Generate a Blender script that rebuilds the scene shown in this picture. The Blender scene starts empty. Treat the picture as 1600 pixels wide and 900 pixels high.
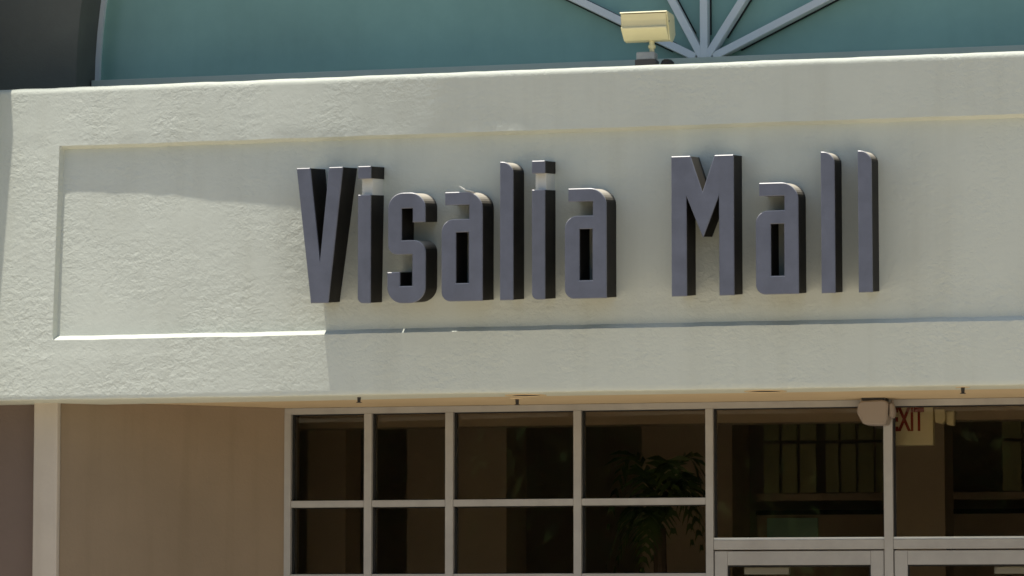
import bpy, bmesh, math, random
from mathutils import Vector, noise

# ------------------------------------------------------------------ camera, world, sun, exposure
sc = bpy.context.scene
col = sc.collection
cd = bpy.data.cameras.new('camera')
cam = bpy.data.objects.new('camera', cd)
col.objects.link(cam)
cam.location = (4.480, -17.667, 1.75)
cam.rotation_euler = (math.radians(90 + 5.143), 0, math.radians(14.2305))
cd.sensor_width = 36.0
cd.lens = 128.745
cd.clip_start = 0.1
cd.clip_end = 3000
sc.camera = cam

SUN = Vector((0.14, -0.012, -1.0)).normalized()          # direction the sunlight travels
elev = math.asin(-SUN.z)
world = bpy.data.worlds.new('World')
sc.world = world
world.use_nodes = True
wn = world.node_tree
bg = wn.nodes['Background']
sky = wn.nodes.new('ShaderNodeTexSky')
sky.sky_type = 'NISHITA'
sky.sun_disc = False
sky.sun_elevation = elev
sky.sun_rotation = math.atan2(-SUN.x, -SUN.y)
sky.air_density = 1.0
sky.dust_density = 1.6
wn.links.new(sky.outputs['Color'], bg.inputs['Color'])
bg.inputs['Strength'].default_value = 0.10
ld = bpy.data.lights.new('sun', 'SUN')
ld.energy = 4.8
ld.angle = math.radians(0.55)
ld.color = (1.0, 0.95, 0.86)
sun = bpy.data.objects.new('sun', ld)
col.objects.link(sun)
sun.rotation_euler = SUN.to_track_quat('-Z', 'Y').to_euler()
sun.location = (-3, -2, 14)
sc.view_settings.view_transform = 'Standard'
sc.view_settings.look = 'None'
sc.view_settings.gamma = 1.0
sc.view_settings.use_curve_mapping = False
sc.view_settings.exposure = 0.30
sc.render.engine = 'CYCLES'
sc.cycles.max_bounces = 10
sc.cycles.diffuse_bounces = 6
sc.cycles.filter_width = 1.6
sc.cycles.sample_clamp_indirect = 4.0

# ------------------------------------------------------------------ materials
def mat(name, color, rough=0.7, spec=0.35, metallic=0.0, var=0.06, vscale=3.0, bump=0.0, bscale=80.0,
        bdetail=4.0, stain=0.0, streak=0.0, trowel=False, top_light=None):
    m = bpy.data.materials.new(name)
    m.use_nodes = True
    nt = m.node_tree
    b = nt.nodes['Principled BSDF']
    b.inputs['Roughness'].default_value = rough
    b.inputs['Specular IOR Level'].default_value = spec
    b.inputs['Metallic'].default_value = metallic
    tc = nt.nodes.new('ShaderNodeTexCoord')
    n = nt.nodes.new('ShaderNodeTexNoise')
    n.inputs['Scale'].default_value = vscale
    n.inputs['Detail'].default_value = 6
    n.inputs['Roughness'].default_value = 0.65
    nt.links.new(tc.outputs['Object'], n.inputs['Vector'])
    r = nt.nodes.new('ShaderNodeValToRGB')
    lo = tuple(max(0, c * (1 - var)) for c in color)
    hi = tuple(min(1, c * (1 + var)) for c in color)
    r.color_ramp.elements[0].color = (*lo, 1)
    r.color_ramp.elements[1].color = (*hi, 1)
    r.color_ramp.elements[0].position = 0.3
    r.color_ramp.elements[1].position = 0.7
    nt.links.new(n.outputs['Fac'], r.inputs['Fac'])
    out = r.outputs['Color']
    if streak > 0:
        mp = nt.nodes.new('ShaderNodeMapping')
        mp.inputs['Scale'].default_value = (9.0, 9.0, 0.55)
        nt.links.new(tc.outputs['Object'], mp.inputs['Vector'])
        n3 = nt.nodes.new('ShaderNodeTexNoise')
        n3.inputs['Scale'].default_value = 1.0
        n3.inputs['Detail'].default_value = 5
        nt.links.new(mp.outputs['Vector'], n3.inputs['Vector'])
        mr = nt.nodes.new('ShaderNodeMapRange')
        mr.inputs['From Min'].default_value = 0.5
        mr.inputs['From Max'].default_value = 0.8
        mr.inputs['To Min'].default_value = 0.0
        mr.inputs['To Max'].default_value = streak
        nt.links.new(n3.outputs['Fac'], mr.inputs['Value'])
        mx = nt.nodes.new('ShaderNodeMix')
        mx.data_type = 'RGBA'
        mx.inputs['B'].default_value = (color[0] * .62, color[1] * .58, color[2] * .50, 1)
        nt.links.new(mr.outputs['Result'], mx.inputs['Factor'])
        nt.links.new(out, mx.inputs['A'])
        out = mx.outputs['Result']
    nt.links.new(out, b.inputs['Base Color'])
    if bump > 0:
        n2 = nt.nodes.new('ShaderNodeTexNoise')
        n2.inputs['Scale'].default_value = bscale
        n2.inputs['Detail'].default_value = bdetail
        n2.inputs['Roughness'].default_value = 0.55
        n2.inputs['Distortion'].default_value = 0.6
        nt.links.new(tc.outputs['Object'], n2.inputs['Vector'])
        bp = nt.nodes.new('ShaderNodeBump')
        bp.inputs['Strength'].default_value = 1.0
        bp.inputs['Distance'].default_value = bump
        nt.links.new(n2.outputs['Fac'], bp.inputs['Height'])
        nt.links.new(bp.outputs['Normal'], b.inputs['Normal'])
        if trowel:      # hand-floated plaster: rougher and smoother patches, long trowel ridges
            pn = nt.nodes.new('ShaderNodeTexNoise'); pn.inputs['Scale'].default_value = 2.6; pn.inputs['Detail'].default_value = 3
            nt.links.new(tc.outputs['Object'], pn.inputs['Vector'])
            pr = nt.nodes.new('ShaderNodeMapRange')
            pr.inputs['From Min'].default_value = .32; pr.inputs['From Max'].default_value = .68
            pr.inputs['To Min'].default_value = .0007; pr.inputs['To Max'].default_value = .0048
            nt.links.new(pn.outputs['Fac'], pr.inputs['Value'])
            nt.links.new(pr.outputs['Result'], bp.inputs['Distance'])
            mp = nt.nodes.new('ShaderNodeMapping'); mp.inputs['Rotation'].default_value = (0, .45, 0); mp.inputs['Scale'].default_value = (.8, 1, 1.15)
            nt.links.new(tc.outputs['Object'], mp.inputs['Vector'])
            cn = nt.nodes.new('ShaderNodeTexNoise'); cn.inputs['Scale'].default_value = 22; cn.inputs['Detail'].default_value = 5
            cn.inputs['Roughness'].default_value = .6; cn.inputs['Distortion'].default_value = .35
            nt.links.new(mp.outputs['Vector'], cn.inputs['Vector'])
            b2 = nt.nodes.new('ShaderNodeBump'); pr2 = nt.nodes.new('ShaderNodeMapRange')
            pr2.inputs['From Min'].default_value = .35; pr2.inputs['From Max'].default_value = .7
            pr2.inputs['To Min'].default_value = .0006; pr2.inputs['To Max'].default_value = .0066
            nt.links.new(pn.outputs['Fac'], pr2.inputs['Value'])
            nt.links.new(pr2.outputs['Result'], b2.inputs['Distance'])
            nt.links.new(cn.outputs['Fac'], b2.inputs['Height'])
            nt.links.new(bp.outputs['Normal'], b2.inputs['Normal'])
            nt.links.new(b2.outputs['Normal'], b.inputs['Normal'])
    if top_light:          # sky and sun highlight painted into the colour of upward faces
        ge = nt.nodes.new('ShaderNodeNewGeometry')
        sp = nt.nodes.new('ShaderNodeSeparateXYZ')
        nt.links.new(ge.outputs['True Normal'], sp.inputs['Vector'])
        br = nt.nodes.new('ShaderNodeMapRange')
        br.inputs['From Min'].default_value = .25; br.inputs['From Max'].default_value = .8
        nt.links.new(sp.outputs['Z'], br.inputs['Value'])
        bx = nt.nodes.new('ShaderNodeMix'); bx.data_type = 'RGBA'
        bx.inputs['B'].default_value = (*top_light, 1)
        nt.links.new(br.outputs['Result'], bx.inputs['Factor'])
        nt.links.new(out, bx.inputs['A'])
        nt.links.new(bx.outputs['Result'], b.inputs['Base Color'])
    return m

M = {}
M['stucco'] = mat('stucco', (.612, .635, .545), .85, .25, var=.035, vscale=2.2, bump=.0042, bscale=42, bdetail=5, streak=.16, trowel=True)
M['soffit'] = mat('soffit_paint', (.64, .50, .31), .8, .2, var=.04, bump=.001, bscale=60)
M['taupe'] = mat('taupe_stucco', (.255, .195, .13), .85, .2, var=.07, vscale=1.3, bump=.0016, bscale=55, streak=.28)
M['brown'] = mat('brown_stucco', (.235, .18, .15), .85, .2, var=.06, vscale=1.5, bump=.0012, bscale=70)
M['pier'] = mat('pier_stucco', (.56, .50, .415), .85, .2, var=.05, bump=.0015, bscale=60, streak=.2)
M['dark_wall'] = mat('charcoal_stucco', (.15, .152, .125), .9, .15, var=.14, vscale=1.6, bump=.001, bscale=60)
M['teal'] = mat('teal_glass', (.25, .425, .345), .2, .5, var=.13, vscale=1.1, streak=.12)
M['alu'] = mat('aluminium_paint', (.74, .76, .72), .42, .5, var=.05, vscale=4)
M['frame'] = mat('storefront_aluminium', (.36, .345, .315), .42, .45, var=.10, vscale=6, streak=.15)
M['sill'] = mat('sill_paint', (.50, .54, .43), .5, .4, var=.06)
M['gasket'] = mat('black_gasket', (.015, .015, .014), .7, .3)
M['face'] = mat('letter_face_paint', (.158, .168, .205), .40, .35, var=.12, vscale=9, streak=.28, top_light=(.55, .54, .52))
M['return'] = mat('letter_return_paint', (.024, .022, .019), .6, .07, var=.25, vscale=9, top_light=(.50, .46, .38))
M['trim'] = mat('letter_trim_cap', (.13, .13, .16), .3, .5)
M['offwhite'] = mat('offwhite_paint', (.66, .66, .60), .6, .3, var=.03)
M['cream'] = mat('cream_enamel', (.75, .68, .40), .45, .4, var=.04, vscale=8)
M['galv'] = mat('galvanised_metal', (.36, .36, .35), .5, .5, var=.12, vscale=20)
M['dark_metal'] = mat('dark_metal', (.025, .022, .02), .5, .4)
M['bronze'] = mat('bronze_paint', (.10, .085, .07), .5, .4)
M['plastic'] = mat('white_plastic', (.27, .225, .185), .5, .4, var=.04)
M['sign'] = mat('exit_sign_body', (.86, .78, .52), .5, .4, var=.03)
M['red'] = mat('red_letter', (.28, .02, .01), .5, .3)
M['concrete'] = mat('concrete', (.50, .44, .35), .9, .2, var=.10, vscale=1.5, bump=.002, bscale=40)
M['asphalt'] = mat('asphalt', (.06, .06, .06), .95, .2, var=.2, vscale=2, bump=.004, bscale=60)
M['inside'] = mat('inside_wall', (.42, .34, .25), .85, .2, var=.05)
M['inside_dark'] = mat('inside_dark', (.36, .29, .22), .8, .2, var=.08)
M['olive'] = mat('olive_panel', (.25, .25, .13), .6, .3, var=.08, vscale=2)
M['tile'] = mat('floor_tile', (.38, .32, .25), .35, .5, var=.1)
M['leaf'] = mat('leaf', (.055, .095, .022), .6, .3, var=.35, vscale=1.2)
M['palm'] = mat('palm_leaf', (.055, .085, .02), .5, .35, var=.3, vscale=4)
M['bark'] = mat('bark', (.10, .075, .055), .9, .2, var=.2, vscale=8)

def glass_mat():
    m = bpy.data.materials.new('tinted_glass')
    m.use_nodes = True
    nt = m.node_tree
    nt.nodes.remove(nt.nodes['Principled BSDF'])
    o = nt.nodes['Material Output']
    tr = nt.nodes.new('ShaderNodeBsdfTransparent')
    tr.inputs['Color'].default_value = (.86, .83, .77, 1)
    gl = nt.nodes.new('ShaderNodeBsdfGlossy')
    gl.inputs['Roughness'].default_value = 0.012
    tc = nt.nodes.new('ShaderNodeTexCoord')
    n = nt.nodes.new('ShaderNodeTexNoise')
    n.inputs['Scale'].default_value = 1.3
    nt.links.new(tc.outputs['Object'], n.inputs['Vector'])
    bp = nt.nodes.new('ShaderNodeBump')
    bp.inputs['Distance'].default_value = .0005
    nt.links.new(n.outputs['Fac'], bp.inputs['Height'])
    nt.links.new(bp.outputs['Normal'], gl.inputs['Normal'])
    fr = nt.nodes.new('ShaderNodeFresnel')
    fr.inputs['IOR'].default_value = 1.5
    mx = nt.nodes.new('ShaderNodeMixShader')
    nt.links.new(fr.outputs['Fac'], mx.inputs['Fac'])
    nt.links.new(tr.outputs[0], mx.inputs[1])
    nt.links.new(gl.outputs[0], mx.inputs[2])
    nt.links.new(mx.outputs[0], o.inputs['Surface'])
    return m
M['glass'] = glass_mat()

# ------------------------------------------------------------------ helpers
def empty(name, loc=(0, 0, 0)):
    o = bpy.data.objects.new(name, None)
    col.objects.link(o)
    o.location = loc
    o.empty_display_size = .1
    return o

def tag(o, label=None, cat=None, group=None, kind=None):
    if label: o['label'] = label
    if cat: o['category'] = cat
    if group: o['group'] = group
    if kind: o['kind'] = kind
    return o

def link(name, me, m, parent=None, smooth=False):
    """me is in world coordinates; the parent is an unrotated empty or a mesh at the origin"""
    o = bpy.data.objects.new(name, me)
    col.objects.link(o)
    if m is not None:
        me.materials.clear()
        me.materials.append(M[m])
    if smooth:
        for p in me.polygons: p.use_smooth = True
    if parent is not None:
        o.parent = parent
        p = parent; off = Vector((0, 0, 0))
        while p is not None:
            off += Vector(p.location); p = p.parent
        o.location = -off
    return o

def bm_mesh(bm, name):
    bmesh.ops.recalc_face_normals(bm, faces=bm.faces)
    me = bpy.data.meshes.new(name)
    bm.to_mesh(me)
    bm.free()
    return me

def box(bm, x0, x1, y0, y1, z0, z1, bev=0.0):
    b2 = bmesh.new()
    vs = [b2.verts.new((x, y, z)) for x in (x0, x1) for y in (y0, y1) for z in (z0, z1)]
    for f in ((0, 1, 3, 2), (4, 6, 7, 5), (0, 4, 5, 1), (2, 3, 7, 6), (0, 2, 6, 4), (1, 5, 7, 3)):
        b2.faces.new([vs[i] for i in f])
    if bev:
        bmesh.ops.bevel(b2, geom=b2.edges[:], offset=bev, segments=2, affect='EDGES', profile=.5)
    merge(bm, b2)

def merge(bm, b2):
    t = bpy.data.meshes.new('tmp')
    b2.to_mesh(t)
    b2.free()
    bm.from_mesh(t)
    bpy.data.meshes.remove(t)

def boxo(name, x0, x1, y0, y1, z0, z1, m, parent=None, bev=0.0):
    bm = bmesh.new()
    box(bm, x0, x1, y0, y1, z0, z1, bev)
    return link(name, bm_mesh(bm, name), m, parent)

def prism(bm, prof, x0, x1, bev=0.0):
    """profile of (y, z) points extruded along x"""
    b2 = bmesh.new()
    a = [b2.verts.new((x0, y, z)) for y, z in prof]
    c = [b2.verts.new((x1, y, z)) for y, z in prof]
    n = len(prof)
    b2.faces.new(a); b2.faces.new(c[::-1])
    for i in range(n):
        b2.faces.new((a[i], c[i], c[(i + 1) % n], a[(i + 1) % n]))
    if bev:
        bmesh.ops.bevel(b2, geom=b2.edges[:], offset=bev, segments=2, affect='EDGES', profile=.5)
    merge(bm, b2)

def slab(bm, pts, y0, y1, bev=0.0):
    """outline of (x, z) points given depth from y0 to y1"""
    b2 = bmesh.new()
    a = [b2.verts.new((x, y0, z)) for x, z in pts]
    c = [b2.verts.new((x, y1, z)) for x, z in pts]
    n = len(pts)
    b2.faces.new(a); b2.faces.new(c[::-1])
    for i in range(n):
        b2.faces.new((a[i], c[i], c[(i + 1) % n], a[(i + 1) % n]))
    if bev:
        bmesh.ops.bevel(b2, geom=b2.edges[:], offset=bev, segments=1, affect='EDGES')
    merge(bm, b2)

def cyl(bm, p0, p1, r0, r1=None, seg=16):
    r1 = r0 if r1 is None else r1
    p0, p1 = Vector(p0), Vector(p1)
    d = (p1 - p0).normalized()
    u = d.orthogonal().normalized(); v = d.cross(u)
    ra, rb = [], []
    for i in range(seg):
        a = 2 * math.pi * i / seg
        w = u * math.cos(a) + v * math.sin(a)
        ra.append(bm.verts.new(p0 + w * r0)); rb.append(bm.verts.new(p1 + w * r1))
    bm.faces.new(ra[::-1]); bm.faces.new(rb)
    for i in range(seg):
        j = (i + 1) % seg
        bm.faces.new((ra[i], ra[j], rb[j], rb[i]))

# ------------------------------------------------------------------ setting: ground, pavement
def sheet(name, x0, x1, y0, y1, z, m):
    me = bpy.data.meshes.new(name)
    me.from_pydata([(x0, y0, z), (x1, y0, z), (x1, y1, z), (x0, y1, z)], [], [(0, 1, 2, 3)])
    return tag(link(name, me, m), kind='structure')
sheet('ground', -900, 900, -900, 900, -.14, 'asphalt')
pv = boxo('pavement', -30, 34, -9.5, .05, -.139, -.001, 'concrete'); tag(pv, kind='structure')
plaza = boxo('plaza', -30, 34, -16.0, -9.6, -.139, -.006, 'concrete'); tag(plaza, kind='structure')

# ------------------------------------------------------------------ the building
B = empty('mall_building', (0.8, 1.0, 0))
tag(B, 'pale stucco mall entrance with recessed sign panel, arched teal window and glazed doors below', 'building')

XL, XR = -4.4, 6.0
Z0, Z1 = 2.865, 4.492
PX0, PX1 = -2.424, 4.024
PZ0, PZ1 = 3.178, 4.182
REC = .040
def lerp_table(t, x):
    if x <= t[0][0]: return t[0][1]
    for (a, b), (c, d) in zip(t, t[1:]):
        if x <= c:
            k = (x - a) / (c - a)
            k = k * k * (3 - 2 * k) * .35 + k * .65
            return b + (d - b) * k
    return t[-1][1]
def tilt(x):        # the old plaster leans slightly back towards its far end
    return lerp_table([(-2.5, .180), (-1.35, .128), (-.9, .085), (-.35, .012), (.1, 0)], x)

def fascia():
    xs = []
    x = XL
    while x < XR:
        xs.append(x); x += .022
    xs += [XR, PX0, PX0 + .016, PX1 - .016, PX1]
    xs = sorted(set(xs))
    xs = [v for i, v in enumerate(xs) if i == 0 or v - xs[i - 1] > 1e-4]
    prof = [(.30, Z0 + .001), (.06, Z0 + .001), (.010, Z0 + .001), (.003, Z0 + .004), (0, Z0 + .011)]
    z = Z0 + .03
    rows = []
    while z < Z1 - .032:
        rows.append(z); z += .022
    rows = [r for r in rows if min(abs(r - e) for e in (PZ0, PZ0 + .024, PZ1, PZ1 - .014)) > .008]
    rows = [r for r in rows if not PZ0 - .005 < r < PZ0 + .03] + [PZ0, PZ0 + .024, PZ1, PZ1 - .014]
    prof += [(0, r) for r in sorted(rows)]
    prof += [(0, Z1 - .024), (.004, Z1 - .015), (.012, Z1 - .006), (.022, Z1), (.06, Z1), (.30, Z1)]
    verts, faces = [], []
    for x in xs:
        wx = 0.0
        if x >= PX0 + .0159 and x <= PX1 - .0159: wx = 1.0
        for i, (y, z) in enumerate(prof):
            wz = 1.0 if (z >= PZ0 + .0239 and z <= PZ1 - .0139) else 0.0
            yy = y + REC * wx * wz
            if y < .2:
                yy += tilt(x) * (z - 3.68)
                n = noise.noise((x * 1.7, z * 1.7, 3.1)) * .0016 + noise.noise((x * 7, z * 7, 1.3)) * .0006
                yy += n
            zz = z
            e = noise.noise((x * 6, z * .5, 7.7)) * .0022 + noise.noise((x * 23, z, 2.7)) * .0012
            if i > 1 and i < len(prof) - 1 and (z > Z1 - .03 or z < Z0 + .012 or abs(z - PZ0 - .012) < .0125 or abs(z - PZ1 + .007) < .01):
                zz += e
            wv = tilt(x) / .180
            zz += wv * (z - 3.68) * (.024 if z > 3.1 else .012)
            if abs(z - PZ1 + .007) < .06 and yy < .3:      # uneven hand-finished upper edge of the panel
                yy -= (noise.noise((x * 2.3, 5.5, 0)) * .005 + noise.noise((x * 9, 1.5, 0)) * .0022) * max(0, 1 - abs(z - PZ1) / .06) * (1 - wx * wz)
            verts.append((x + wv * (-.0125 - .042 * (z - 3.68)), yy, zz))
    n = len(prof)
    for a in range(len(xs) - 1):
        for i in range(n - 1):
            faces.append((a * n + i, (a + 1) * n + i, (a + 1) * n + i + 1, a * n + i + 1))
    me = bpy.data.meshes.new('fascia')
    me.from_pydata(verts, [], faces)
    o = link('fascia', me, 'stucco', B, smooth=True)
    me.set_sharp_from_angle(angle=math.radians(40))
    return o
fascia()

# soffit, ledge roof, walls
WY = 1.05                                                   # glazing plane
boxo('soffit', XL, XR, .012, 3.2, Z0 + .003, Z0 + .09, 'soffit', B)
boxo('ledge_roof', XL, XR, .16, 1.3, Z1 - .06, Z1 - .006, 'stucco', B)
# splayed side wall of the entrance recess
bm = bmesh.new()
b2 = bmesh.new()
pl = [(-2.448, .14), (-1.520, 1.03), (-1.520, 1.30), (-2.448, 1.30)]
a = [b2.verts.new((x, y, 0)) for x, y in pl]; c = [b2.verts.new((x, y, Z0 + .002)) for x, y in pl]
b2.faces.new(a[::-1]); b2.faces.new(c)
for i in range(4):
    j = (i + 1) % 4
    b2.faces.new((a[i], a[j], c[j], c[i]))
merge(bm, b2)
link('side_wall', bm_mesh(bm, 'side_wall'), 'taupe', B)
boxo('corner_pier', -2.582, -2.450, .10, 2.6, 0, Z0 + .001, 'pier', B, bev=.006)
boxo('rear_wall', -7.5, -2.584, .22, .5, 0, Z0 + .002, 'brown', B)
# unseen block added past the sign wall to cast shade on its left end
bm = bmesh.new()
prism(bm, [(tilt(-3) * (z - 3.68) + d, z) for z, d in ((0, -.18), (5.3, -.18), (5.3, -.01), (0, -.01))], -3.6, -2.86, bev=.008)
link('shade_block', bm_mesh(bm, 'shade_block'), 'stucco', B)

# upper wall with the semicircular opening
HX, HZ, R_OPEN, R_RIM, R_GL = .80, 4.640, 3.40, 3.345, 3.372
def arc(r, a0, a1, n):
    return [(HX + r * math.cos(math.radians(a0 + (a1 - a0) * i / n)), HZ + r * math.sin(math.radians(a0 + (a1 - a0) * i / n))) for i in range(n + 1)]
def upper_wall():
    bm = bmesh.new()
    inner = arc(R_OPEN, 180, 0, 64)
    outer = []
    top = 9.0
    for (x, z) in inner:
        ang = math.atan2(z - HZ, x - HX)
        cx, cz = math.cos(ang), math.sin(ang)
        t = min([7.5 / abs(cx) if abs(cx) > 1e-6 else 1e9, (top - HZ) / cz if cz > 1e-6 else 1e9])
        outer.append((HX + cx * t, HZ + cz * t))
    fi = [bm.verts.new((x, .70, z)) for x, z in inner]
    fo = [bm.verts.new((x, .70, z)) for x, z in outer]
    bi = [bm.verts.new((x, 1.06, z)) for x, z in inner]
    bo = [bm.verts.new((x, 1.06, z)) for x, z in outer]
    for i in range(len(inner) - 1):
        bm.faces.new((fi[i], fi[i + 1], fo[i + 1], fo[i]))
        bm.faces.new((bi[i], bo[i], bo[i + 1], bi[i + 1]))
        bm.faces.new((fi[i], bi[i], bi[i + 1], fi[i + 1]))
        bm.faces.new((fo[i], fo[i + 1], bo[i + 1], bo[i]))
    return link('upper_wall', bm_mesh(bm, 'upper_wall'), 'dark_wall', B)
upper_wall()
boxo('wall_base', -6.7, -2.6, .70, 1.06, Z1 - .004, HZ, 'dark_wall', B)
boxo('wall_base', 4.2, 8.3, .70, 1.06, Z1 - .004, HZ, 'dark_wall', B)
boxo('shade_eave', -6.9, 8.5, .22, 1.2, 9.0, 9.4, 'stucco', B, bev=.02)  # unseen overhang, added to keep the sun off the upper wall
boxo('main_roof', -6.7, 8.3, 1.2, 14, 8.9, 9.2, 'dark_wall', B)

# arched window
bm = bmesh.new()
pts = arc(R_OPEN - .002, 180, 0, 72)
pin = arc(R_GL, 180, 0, 72)
fo = [bm.verts.new((x, .975, z)) for x, z in pts]; fi = [bm.verts.new((x, .975, z)) for x, z in pin]
bo = [bm.verts.new((x, 1.04, z)) for x, z in pts]; bi = [bm.verts.new((x, 1.04, z)) for x, z in pin]
for i in range(72):
    bm.faces.new((fo[i], fo[i + 1], fi[i + 1], fi[i]))
    bm.faces.new((fi[i], fi[i + 1], bi[i + 1], bi[i]))
    bm.faces.new((bo[i], bi[i], bi[i + 1], bo[i + 1]))
AW = link('arched_window', bm_mesh(bm, 'arched_window'), 'alu', B)
AW_SILL = boxo('sill', HX - R_OPEN + .01, HX + R_OPEN - .01, .90, 1.035, HZ - .09, HZ + .020, 'sill', AW, bev=.004)
FAN = [152.5, 117.5, 90, 57, 25.5]
edges = [180] + FAN + [0]
for a0, a1 in zip(edges, edges[1:]):
    bm = bmesh.new()
    w = arc(R_GL + .01, a0 - .15, a1 + .15, max(4, int(abs(a0 - a1) / 3)))
    slab(bm, [(HX, HZ)] + w, 1.000, 1.012)
    link('pane', bm_mesh(bm, 'pane'), 'teal', AW)
bm = bmesh.new(); box(bm, HX - 3.38, HX + 3.38, 1.045, 1.05, HZ - .1, HZ + 3.4)
for k, a0 in enumerate(FAN):
    t = math.radians(a0)
    d = Vector((math.cos(t), 0, math.sin(t))); s = Vector((-d.z, 0, d.x))
    hw = .020
    r0 = {90: .010, 117.5: .030, 57: .030}.get(a0, .052)
    bm2 = bmesh.new()
    p = [Vector((HX, 0, HZ)) + d * r + s * q for r in (r0, R_GL) for q in (-hw, hw)]
    slab(bm2, [(v.x, v.z) for v in (p[0], p[1], p[3], p[2])], .915 - .004 * (k % 2) - (.006 if a0 == 90 else 0), .985, bev=.003)
    mo = link('mullion', bm_mesh(bm2, 'mullion'), 'alu', AW)
    bm2 = bmesh.new()
    hw2 = .0265
    p = [Vector((HX, 0, HZ)) + d * r + s * q for r in (r0 + .14, R_GL) for q in (-hw2, hw2)]
    slab(bm2, [(v.x, v.z) for v in (p[0], p[1], p[3], p[2])], .9855, .998)
    link('gasket', bm_mesh(bm2, 'gasket'), 'gasket', AW)
bm.free()

# ------------------------------------------------------------------ storefront glazing and doors
HT, HB = Z0 + .001, 2.833
bm = bmesh.new()
FY0, FY1 = 1.030, 1.150
box(bm, -1.519, 4.60, FY0 + .002, FY1, HB, HT)              # head
box(bm, -1.519, -1.483, FY0, FY1, 0, HB - .0005)            # end jamb
SF = link('storefront_frame', bm_mesh(bm, 'storefront_frame'), 'frame', B)
VM = [(-1.075, -1.033), (-.627, -.584), (.070, .111), (.775, .815), (1.706, 1.752), (2.640, 2.686), (3.38, 3.42), (4.10, 4.14)]
for a, b in VM:
    boxo('mullion', a, b, FY0, FY1, 0, HB - .0005, 'frame', SF, bev=.002)
edges_x = [-1.483] + [v for ab in VM for v in ab] + [4.6]
bays = [(edges_x[i], edges_x[i + 1]) for i in range(0, len(edges_x), 2)]
for i, (a, b) in enumerate(bays):
    door_bay = i in (5 - 1 + 0, 5) and a > .8
    if door_bay:
        rails = [(2.100, 2.150)]
        boxo('glazing_stop', a + .0005, b - .0005, FY0 + .012, FY0 + .05, 2.1505, 2.162, 'alu', SF)
        glass = [(2.150, HB)]
    else:
        rails = [(2.335, 2.371), (1.945, 1.980), (1.0, 1.04), (.0, .12)]
        glass = [(2.371, HB), (1.980, 2.335), (1.04, 1.945), (.12, 1.0)]
    for z0, z1 in rails:
        boxo('transom', a + .0005, b - .0005, FY0 + .004, FY1 - .004, z0, z1, 'frame', SF, bev=.002)
    for z0, z1 in glass:
        boxo('pane', a - .006, b + .006, 1.086, 1.094, z0 - .006, z1 + .006, 'glass', SF)
        g = bmesh.new()
        box(g, a + .0006, a + .011, FY0 + .03, FY0 + .05, z0 + .0006, z1 - .0006)
        box(g, b - .007, b - .0006, FY0 + .03, FY0 + .05, z0 + .0006, z1 - .0006)
        box(g, a + .0115, b - .0075, FY0 + .03, FY0 + .05, z1 - .006, z1 - .0006)
        box(g, a + .0115, b - .0075, FY0 + .03, FY0 + .05, z0 + .0006, z0 + .004)
        link('gasket', bm_mesh(g, 'gasket'), 'gasket', SF)
def door(a, b, hinge):
    bm = bmesh.new()
    y0, y1, zt = FY0 + .008, FY0 + .055, 2.093
    box(bm, a + .004, a + .072, y0, y1, .012, zt, .003)
    box(bm, b - .072, b - .004, y0, y1, .012, zt, .003)
    box(bm, a + .0725, b - .0725, y0 + .001, y1 - .001, 2.020, zt - .001, .002)
    box(bm, a + .0725, b - .0725, y0 + .001, y1 - .001, .013, .22, .002)
    d = link('door', bm_mesh(bm, 'door'), 'frame', B)
    boxo('pane', a + .070, b - .070, y0 + .020, y0 + .028, .215, 2.024, 'glass', d)
    g = bmesh.new()
    box(g, a + .0726, b - .0726, y0 + .008, y0 + .018, 2.012, 2.0195)
    box(g, a + .0726, a + .080, y0 + .008, y0 + .018, .221, 2.0115)
    box(g, b - .080, b - .0726, y0 + .008, y0 + .018, .221, 2.0115)
    link('gasket', bm_mesh(g, 'gasket'), 'gasket', d)
    cx = a + .15 if hinge < 0 else b - .38
    boxo('closer', cx, cx + .235, y1 + .004, y1 + .055, 1.972, 2.010, 'alu', d, bev=.004)
    h = bmesh.new()
    hx = b - .038 if hinge < 0 else a + .038
    cyl(h, (hx, y0 - .06, .9), (hx, y0 - .06, 1.25), .012)
    cyl(h, (hx, y0 - .06, .92), (hx, y0, .92), .009); cyl(h, (hx, y0 - .06, 1.23), (hx, y0, 1.23), .009)
    link('handle', bm_mesh(h, 'handle'), 'alu', d)
    return d
door(.815, 1.706, -1)
door(1.752, 2.640, 1)

# ------------------------------------------------------------------ inside the lobby
boxo('lobby_floor', -6, 9, 1.16, 12.3, -.10, -.002, 'tile', B)
boxo('lobby_ceiling', -6, 9, 1.96, 12.3, 3.70, 3.82, 'inside', B)
boxo('lobby_ceiling', -6, 9, 1.151, 1.749, Z0 + .095, Z0 + .2, 'inside', B)
boxo('bulkhead', -6, 9, 1.75, 1.95, 2.795, 3.82, 'inside', B)
boxo('lobby_wall', -6, 9, 8.0, 8.3, 0, 3.695, 'inside', B)
boxo('lobby_wall', -6.3, -6.0, 2.31, 12.3, 0, 3.82, 'inside_dark', B)
boxo('lobby_wall', 9.0, 9.3, 1.2, 12.3, 0, 3.82, 'inside_dark', B)
boxo('outer_wall', 4.605, 9.3, 1.03, 1.19, 0, Z0, 'taupe', B)
boxo('lobby_roof', -6.5, 9.4, 1.31, 12.4, 4.2, 4.35, 'dark_wall', B)
boxo('lobby_column', -1.85, -1.62, 2.5, 2.8, 0, 3.69, 'inside', B)
boxo('lobby_column', -1.68, -1.05, 4.0, 4.5, 0, 3.69, 'inside', B)
boxo('lobby_column', -.42, .16, 5.0, 5.6, 0, 3.69, 'inside_dark', B)
IP = boxo('inner_partition', .18, 2.6, 5.75, 5.85, 0, 2.42, 'inside_dark', B)
boxo('rail', .18, 2.6, 5.70, 5.745, 2.41, 2.44, 'gasket', IP)
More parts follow.
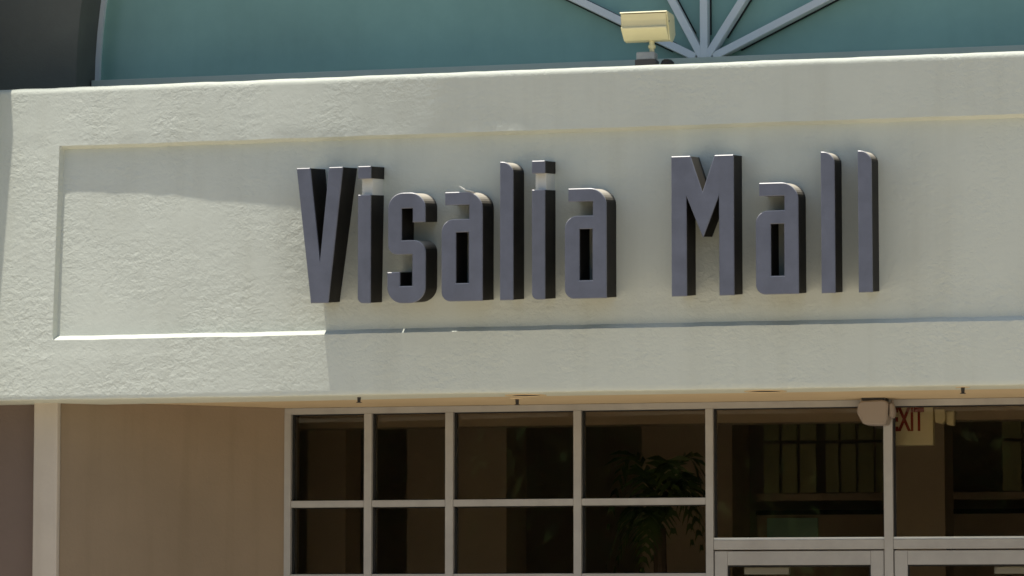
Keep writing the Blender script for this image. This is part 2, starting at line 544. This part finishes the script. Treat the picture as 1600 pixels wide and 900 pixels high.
boxo('rail', .18, 2.6, 5.70, 5.745, 2.50, 2.545, 'inside_dark', IP)
for x0, x1 in ((.241, .341), (.362, .458), (.479, .583), (.646, .729), (.745, .841), (.857, .956), (.973, 1.07), (1.78, 1.90), (1.92, 2.05), (2.07, 2.2)):
    boxo('panel', x0, x1, 5.66, 5.68, 2.55, 2.863, 'olive', IP)
    boxo('panel', x0, x1, 5.66, 5.68, 2.888, 3.40, 'olive', IP)
boxo('sign_board', .25, .58, 5.715, 5.745, 2.2, 2.39, 'teal', IP)
boxo('lobby_column', 1.20, 1.55, 4.6, 5.0, 0, 3.69, 'inside', B)
# ------------------------------------------------------------------ channel letters
def rounded(pts, seg=10):
    out = []
    n = len(pts)
    for i in range(n):
        x, z, r = pts[i]
        if r <= 0:
            out.append((x, z)); continue
        p = Vector((x, z)); a = (Vector(pts[i - 1][:2]) - p); b = (Vector(pts[(i + 1) % n][:2]) - p)
        la, lb = a.length, b.length
        a.normalize(); b.normalize()
        ang = a.angle(b)
        d = min(r / math.tan(ang / 2), la, lb)
        rr = d * math.tan(ang / 2)
        c = p + (a + b).normalized() * (rr / math.sin(ang / 2))
        s0, s1 = p + a * d, p + b * d
        a0 = math.atan2(s0.y - c.y, s0.x - c.x); a1 = math.atan2(s1.y - c.y, s1.x - c.x)
        da = (a1 - a0 + math.pi) % (2 * math.pi) - math.pi
        for k in range(seg + 1):
            t = a0 + da * k / seg
            out.append((c.x + rr * math.cos(t), c.y + rr * math.sin(t)))
    return out
def offset_loop(loop, d):
    """move a closed loop inwards (for d > 0 on an anticlockwise loop)"""
    n = len(loop)
    res = []
    for i in range(n):
        p0, p1, p2 = Vector(loop[i - 1]), Vector(loop[i]), Vector(loop[(i + 1) % n])
        e0 = (p1 - p0).normalized(); e1 = (p2 - p1).normalized()
        n0 = Vector((-e0.y, e0.x)); n1 = Vector((-e1.y, e1.x))
        m = n0 + n1
        if m.length < 1e-6: m = n0
        m.normalize()
        k = max(.35, m.dot(n0))
        q = p1 + m * (d / k)
        res.append((q.x, q.y))
    return res
def area(l):
    return sum(l[i - 1][0] * l[i][1] - l[i][0] * l[i - 1][1] for i in range(len(l))) / 2
def fill_mesh(name, loops, y0, y1, bev=0.0, cap_front=True, walls=True):
    """loops (first outer, others holes), front at y0, back at y1; a bevel runs round the front rim"""
    loops = [l if (area(l) > 0) == (i == 0) else l[::-1] for i, l in enumerate(loops)]
    bm = bmesh.new()
    front_edges = []
    for l in loops:
        n = len(l)
        front = offset_loop(l, bev) if bev else l
        fr = [bm.verts.new((x, y0, z)) for x, z in front]
        rings = [fr]
        if bev: rings.append([bm.verts.new((x, y0 + bev, z)) for x, z in l])
        if walls: rings.append([bm.verts.new((x, y1, z)) for x, z in l])
        for ra, rb in zip(rings, rings[1:]):
            for i in range(n):
                j = (i + 1) % n
                bm.faces.new((ra[i], ra[j], rb[j], rb[i]))
        for i in range(n):
            j = (i + 1) % n
            front_edges.append(bm.edges.get((fr[i], fr[j])) or bm.edges.new((fr[i], fr[j])))
    for v in bm.verts:
        v.co.z += .10 * (v.co.y - FRONT)
    if cap_front:
        bmesh.ops.triangle_fill(bm, use_beauty=True, use_dissolve=False, edges=front_edges, normal=(0, -1, 0))
    return bm_mesh(bm, name)

FRONT, BACK = -.195, .085
CT, XT, BL = 4.002, 3.858, 3.312                              # cap height, x height, base line
def L_V():
    x = -1.070
    return [[(x, CT), (x + .071, CT), (x + .125, 3.53), (x + .171, CT), (x + .243, CT), (x + .169, BL + .006), (x + .079, BL + .006)]]
def L_i(x):
    return [rounded([(x, XT, 0), (x + .066, XT, 0), (x + .066, BL, 0), (x, BL, .03)])]
def dot_i(x):
    return [[(x, CT), (x + .066, CT), (x + .066, CT - .064), (x, CT - .064)]]
def L_l(x):
    return [rounded([(x, CT, 0), (x + .067, CT, .058), (x + .067, BL, 0), (x, BL, 0)])]
def L_a(x):
    o = rounded([(x + .018, XT, 0), (x + .210, XT, .085), (x + .210, BL, 0), (x, BL, .048), (x, 3.722, .062),
                 (x + .142, 3.722, 0), (x + .142, 3.792, 0), (x + .018, 3.792, 0)])
    h = [(x + .074, 3.656), (x + .140, 3.656), (x + .140, 3.402), (x + .074, 3.402)]
    return [o, h]
def L_s(x):
    w = .192
    return [rounded([(x, XT + .004, .078), (x + w, XT + .004, .078), (x + w, 3.712, 0), (x + w - .064, 3.712, 0),
                     (x + w - .064, 3.783, 0), (x + .070, 3.783, 0), (x + .070, 3.623, 0),
                     (x + w + .002, 3.623, .062), (x + w + .002, BL - .004, .080), (x - .003, BL - .004, .080), (x - .003, 3.465, 0),
                     (x + .062, 3.465, 0), (x + .062, 3.394, 0), (x + w - .066, 3.394, 0), (x + w - .066, 3.552, 0), (x, 3.552, .050)])]
def L_M(x):
    return [[(x, CT), (x + .095, CT), (x + .155, 3.822), (x + .216, CT), (x + .310, CT), (x + .310, BL), (x + .237, BL),
             (x + .237, 3.803), (x + .157, 3.597), (x + .075, 3.803), (x + .075, BL), (x, BL)]]

def letter(loops, label, extra=None, spacer=None):
    xs = [p[0] for l in loops for p in l]
    zs = [p[1] for l in loops for p in l]
    o = empty('channel_letter', ((min(xs) + max(xs)) / 2, .03, min(zs)))
    tag(o, label, 'letter', 'raised letters of the wall sign')
    for lp in [loops] + ([extra] if extra else []):
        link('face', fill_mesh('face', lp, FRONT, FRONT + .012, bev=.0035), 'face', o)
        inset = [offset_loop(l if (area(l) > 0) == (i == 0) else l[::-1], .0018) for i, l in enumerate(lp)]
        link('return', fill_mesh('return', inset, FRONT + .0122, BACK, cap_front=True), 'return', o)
    if spacer:
        x0, x1 = spacer
        boxo('spacer', x0, x1, FRONT + .055, BACK, XT - .02, CT - .04, 'offwhite', o)
    return o
lv = letter(L_V(), 'dark grey raised letter V with two slanting arms, left of the lower case letters')
bm = bmesh.new()
b2 = bmesh.new(); bmesh.ops.create_icosphere(b2, subdivisions=3, radius=.016)
for v in b2.verts:
    v.co = Vector((v.co.x * .35 - 1.000 + .055, v.co.y * .9 - .085, v.co.z * 1.3 + 3.80)) + Vector((.3, 1, 1)) * noise.noise(v.co * 120) * .012
merge(bm, b2)
link('old_nest', bm_mesh(bm, 'old_nest'), 'galv', lv)
letter(L_i(-.747), 'dark grey raised letter i with a dot, between the V and the s', dot_i(-.747), (-.741, -.687))
letter(L_s(-.590), 'dark grey raised letter s with squared curves, between an i and an a')
la = letter(L_a(-.313), 'dark grey raised letter a between s and l, loose strip peeling on top')
bm = bmesh.new()
slab(bm, [(-.226, 3.886), (-.222, 3.889), (-.195, 3.871), (-.150, 3.859), (-.150, 3.855), (-.198, 3.866)], -.197, -.150)
link('peeling_strip', bm_mesh(bm, 'peeling_strip'), 'offwhite', la)
letter(L_l(-.013), 'dark grey raised letter l between an a and a dotted i')
letter(L_i(.150), 'dark grey raised letter i with a dot, between a tall l and an a', dot_i(.150), (.156, .210))
letter(L_a(.317), 'dark grey raised letter a beside the word gap before the M')
letter(L_M(.854), 'dark grey raised capital letter M with pointed notches')
letter(L_a(1.272), 'dark grey raised letter a standing just after the capital M')
letter(L_l(1.594), 'dark grey raised letter l between the a and the last letter')
letter(L_l(1.775), 'dark grey raised letter l that ends the sign')

# ------------------------------------------------------------------ floodlight on the ledge
FL = empty('floodlight', (.655, .20, Z1))
tag(FL, 'cream box floodlight on a short stem above the sign wall, before the arched window', 'light')
bm = bmesh.new()
oy, oz = .13, 4.645
prism(bm, [(oy, oz + .128), (oy + .012, oz + .095), (oy + .016, oz + .066), (oy + .004, oz + .058), (oy + .008, oz + .050),
           (oy + .075, oz + .002), (oy + .13, oz), (oy + .20, oz + .045), (oy + .17, oz + .132)], .530, .762, bev=.003)
link('housing', bm_mesh(bm, 'housing'), 'cream', FL)
bm = bmesh.new(); prism(bm, [(oy - .003, oz + .132), (oy + .004, oz + .138), (oy + .175, oz + .142), (oy + .175, oz + .1335)], .526, .766)
link('hood', bm_mesh(bm, 'hood'), 'cream', FL)
bm = bmesh.new(); prism(bm, [(oy + .000, oz + .130), (oy + .074, oz - .002), (oy + .135, oz - .004), (oy + .205, oz + .045), (oy + .174, oz + .134)], .763, .769)
link('end_plate', bm_mesh(bm, 'end_plate'), 'cream', FL)
bm = bmesh.new(); cyl(bm, (.758, oy + .045, oz + .09), (.7705, oy + .045, oz + .09), .006, seg=8)
link('screw', bm_mesh(bm, 'screw'), 'dark_metal', FL)
bm = bmesh.new(); cyl(bm, (.668, .235, Z1 + .09), (.668, .235, oz + .02), .013)
cyl(bm, (.668, .235, Z1 + .118), (.668, .235, Z1 + .132), .019)
link('stem', bm_mesh(bm, 'stem'), 'cream', FL)
bm = bmesh.new(); box(bm, .595, .690, .195, .275, Z1 + .056, Z1 + .096, .006)
link('junction_box', bm_mesh(bm, 'junction_box'), 'galv', FL)
bm = bmesh.new(); box(bm, .590, .695, .190, .280, Z1 - .006, Z1 + .0555)
link('base', bm_mesh(bm, 'base'), 'bronze', FL)
bm = bmesh.new()
b2 = bmesh.new(); bmesh.ops.create_icosphere(b2, subdivisions=2, radius=.03)
for v in b2.verts:
    v.co = Vector((v.co.x * 1.2 + .752, v.co.y + .22, max(v.co.z, -.02) * .8 + Z1 + .034)) + Vector((0, 0, noise.noise(v.co * 40) * .006))
merge(bm, b2)
tag(link('cable_cap', bm_mesh(bm, 'cable_cap'), 'dark_metal'), 'small dark cable cap beside the floodlight base', 'cap')

# ------------------------------------------------------------------ soffit fittings
ZS = Z0 + .003
def sprinkler(x, y, where):
    o = empty('sprinkler_head', (x, y, ZS))
    tag(o, 'small dark sprinkler head in the tan soffit, ' + where, 'sprinkler', 'sprinkler heads in the soffit')
    bm = bmesh.new(); cyl(bm, (x, y, ZS - .004), (x, y, ZS), .034, .038); link('escutcheon', bm_mesh(bm, 'e'), 'soffit', o)
    bm = bmesh.new(); cyl(bm, (x, y, ZS - .030), (x, y, ZS - .004), .008, .010); link('body', bm_mesh(bm, 'b'), 'dark_metal', o)
    bm = bmesh.new(); cyl(bm, (x, y, ZS - .034), (x, y, ZS - .0305), .014); link('deflector', bm_mesh(bm, 'd'), 'dark_metal', o)
for x, y, w in ((-.825, .10, 'under the letter V'), (-.10, .50, 'under the tall l beside a dotted i'), (2.235, .10, 'above the exit sign and doors')): sprinkler(x, y, w)
def downlight(x, y, where):
    o = empty('downlight', (x, y, ZS))
    tag(o, 'round recessed downlight in the tan soffit, ' + where, 'light', 'recessed downlights in the soffit')
    bm = bmesh.new()
    seg = 28
    rings = []
    for r, z in ((.105, ZS), (.105, ZS - .005), (.085, ZS - .006), (.082, ZS - .001)):
        rings.append([bm.verts.new((x + r * math.cos(2 * math.pi * i / seg), y + r * math.sin(2 * math.pi * i / seg), z)) for i in range(seg)])
    for a, b in zip(rings, rings[1:]):
        for i in range(seg):
            j = (i + 1) % seg
            bm.faces.new((a[i], a[j], b[j], b[i]))
    link('trim_ring', bm_mesh(bm, 'r'), 'soffit', o)
    bm = bmesh.new(); cyl(bm, (x, y, ZS - .0022), (x, y, ZS - .0005), .0815, seg=28); link('lens', bm_mesh(bm, 'l'), 'dark_metal', o)
for x, y, w in ((-1.22, .20, 'beside the side wall'), (.02, .20, 'near the letter l between a and i'), (1.25, .17, 'under the capital M and following a')): downlight(x, y, w)

# emergency light on the frame head
EM = empty('emergency_light', (1.68, .95, Z0 - .12))
tag(EM, 'off white emergency light box hung under the soffit at the door frame', 'light')
bm = bmesh.new()
slab(bm, [(1.612, 2.852), (1.735, 2.856), (1.756, 2.842), (1.752, 2.760), (1.738, 2.728), (1.628, 2.732), (1.594, 2.795), (1.604, 2.832)], .86, 1.02, bev=.008)
link('housing', bm_mesh(bm, 'housing'), 'plastic', EM)
bm = bmesh.new(); box(bm, 1.618, 1.738, .875, 1.02, 2.8565, 2.8675)
link('mounting_plate', bm_mesh(bm, 'mounting_plate'), 'dark_metal', EM)
bm = bmesh.new(); slab(bm, [(1.757, 2.838), (1.774, 2.842), (1.786, 2.800), (1.776, 2.762), (1.757, 2.770)], .885, .965, bev=.005); cyl(bm, (1.768, .94, 2.838), (1.768, .94, 2.858), .008)
link('lamp_head', bm_mesh(bm, 'lamp_head'), 'plastic', EM)

# exit sign inside, behind the glass
EX = empty('exit_sign', (1.80, 1.20, 2.64))
tag(EX, 'pale exit sign with red letters behind the glass above the doors', 'sign')
boxo('body', 1.715, 1.940, 1.20, 1.27, 2.637, 2.865, 'sign', EX, bev=.004)
boxo('mount', 1.76, 1.86, 1.21, 1.26, 2.866, 2.958, 'sign', EX)
def text_mesh(s, name):
    c = bpy.data.curves.new(name, 'FONT'); c.body = s; c.extrude = .0; c.offset = .03; c.resolution_u = 3
    o = bpy.data.objects.new(name, c); col.objects.link(o)
    dg = bpy.context.evaluated_depsgraph_get(); dg.update()
    me = bpy.data.meshes.new_from_object(o.evaluated_get(dg))
    bpy.data.objects.remove(o)
    return me
me = text_mesh('EXIT', 'lettering')
xs = [v.co.x for v in me.vertices]; ys = [v.co.y for v in me.vertices]
for v in me.vertices:
    u = (v.co.x - min(xs)) / (max(xs) - min(xs)); w = (v.co.y - min(ys)) / (max(ys) - min(ys))
    v.co = (1.722 + u * .172, 1.1985, 2.711 + w * .122)
me.flip_normals()
link('lettering', me, 'red', EX)
for x0 in (1.945,):
    bm = bmesh.new()
    slab(bm, [(x0, 2.826), (x0 + .055, 2.822), (x0 + .062, 2.775), (x0 + .045, 2.745), (x0 + .005, 2.755)], 1.21, 1.27, bev=.005)
    slab(bm, [(x0 + .064, 2.810), (x0 + .108, 2.815), (x0 + .104, 2.735), (x0 + .066, 2.742)], 1.19, 1.25, bev=.005)
    link('lamp_head', bm_mesh(bm, 'lamp_head'), 'sign', EX)

# potted palm in the lobby
PP = empty('potted_palm', (.24, 2.55, 0))
tag(PP, 'dim green potted palm behind the window glass beside the doors', 'plant')
bm = bmesh.new(); cyl(bm, (.24, 2.55, 0), (.24, 2.55, .5), .20, .27, 20); link('pot', bm_mesh(bm, 'pot'), 'inside', PP)
bm = bmesh.new(); cyl(bm, (.24, 2.55, .45), (.22, 2.5, 2.25), .05, .035, 10); link('trunk', bm_mesh(bm, 'trunk'), 'bark', PP)
rp = random.Random(11)
for k in range(11):
    a = k * 2 * math.pi / 11 + rp.uniform(-.2, .2)
    L = rp.uniform(.26, .42); up = rp.uniform(.15, .55)
    vs, fs = [], []
    prev = None
    for i in range(15):
        t = i / 14
        p = Vector((.22 + math.cos(a) * L * t * .85, 2.5 + math.sin(a) * L * t * .55, 2.25 + up * math.sin(t * 2.4) * 1.0 - t * t * .35))
        if i:
            d = (p - prev).normalized()
            sd = d.cross(Vector((0, 0, 1))).normalized()
            for sg in (-1, 1):
                ll = .17 * math.sin(.35 + t * 2.6)
                tip = p + (sd * sg * .8 + d * .6 + Vector((0, 0, -.35))) * ll
                n0 = len(vs)
                w = d * .016
                vs += [p - w, p + w, (p + tip) / 2 + w + Vector((0, 0, .02)), tip, (p + tip) / 2 - w + Vector((0, 0, .02))]
                fs.append((n0, n0 + 1, n0 + 2, n0 + 3, n0 + 4))
        prev = p
    me = bpy.data.meshes.new('frond'); me.from_pydata(vs, [], fs)
    link('frond', me, 'palm', PP)

# ------------------------------------------------------------------ trees across the car park (mirrored in the glass)
rnd = random.Random(5)
def leaf_cloud(c, rx, rz, n, size):
    verts, faces = [], []
    lobes = [(Vector((rnd.uniform(-.6, .6) * rx, rnd.uniform(-.6, .6) * rx, rnd.uniform(-.55, .6) * rz)), rnd.uniform(.35, .6)) for _ in range(12)]
    for k in range(n):
        l, s = rnd.choice(lobes)
        d = Vector((rnd.gauss(0, 1), rnd.gauss(0, 1), rnd.gauss(0, 1))).normalized() * (rnd.random() ** .4) * s
        p = c + l + Vector((d.x * rx, d.y * rx, d.z * rz))
        u = Vector((rnd.gauss(0, 1), rnd.gauss(0, 1), rnd.gauss(0, 1))).normalized()
        v = u.orthogonal().normalized()
        a = size * rnd.uniform(.6, 1.3)
        i = len(verts)
        verts += [p - u * a, p + v * a * .45, p + u * a, p - v * a * .45]
        faces.append((i, i + 1, i + 2, i + 3))
    me = bpy.data.meshes.new('crown')
    me.from_pydata(verts, [], faces)
    return me
def tree(x, y, h, r):
    t = empty('shade_tree', (x, y, -.14))
    tag(t, 'leafy shade tree across the car park facing the entrance', 'tree', 'shade trees across the car park')
    bm = bmesh.new()
    cyl(bm, (x, y, -.14), (x, y, h * .45), .22, .14, 10)
    for k in range(5):
        a = k * 1.26 + rnd.random()
        cyl(bm, (x, y, h * .3 + k * .25), (x + math.cos(a) * r * .6, y + math.sin(a) * r * .6, h * .6 + k * .3), .09, .03, 8)
    link('trunk', bm_mesh(bm, 'trunk'), 'bark', t)
    link('crown', leaf_cloud(Vector((x, y, h * .58)), r, h * .47, 6500, .30), 'leaf', t)
for i in range(15):
    tree(-56 + i * 5.2 + rnd.uniform(-.8, .8), -48 + rnd.uniform(-3, 3), rnd.uniform(6.5, 8.0), rnd.uniform(3.4, 4.2))
for i in range(15):
    tree(-60 + i * 5.4 + rnd.uniform(-.8, .8), -57 + rnd.uniform(-2, 2), rnd.uniform(7.0, 8.5), rnd.uniform(3.6, 4.4))
bm = bmesh.new()
hv = []
for k in range(9000):
    p = Vector((rnd.uniform(-75, 30), rnd.uniform(-63.5, -61.5), rnd.uniform(0, 4.5)))
    u = Vector((rnd.gauss(0, 1), rnd.gauss(0, 1), rnd.gauss(0, 1))).normalized() * .42
    v = u.orthogonal().normalized() * .26
    hv.append((p - u, p + v, p + u, p - v))
me = bpy.data.meshes.new('hedge')
me.from_pydata([q for f in hv for q in f], [], [(4 * i, 4 * i + 1, 4 * i + 2, 4 * i + 3) for i in range(len(hv))])
bm.free()
tag(link('hedge', me, 'leaf'), 'long dense green hedge behind the shade trees across the car park', 'hedge')
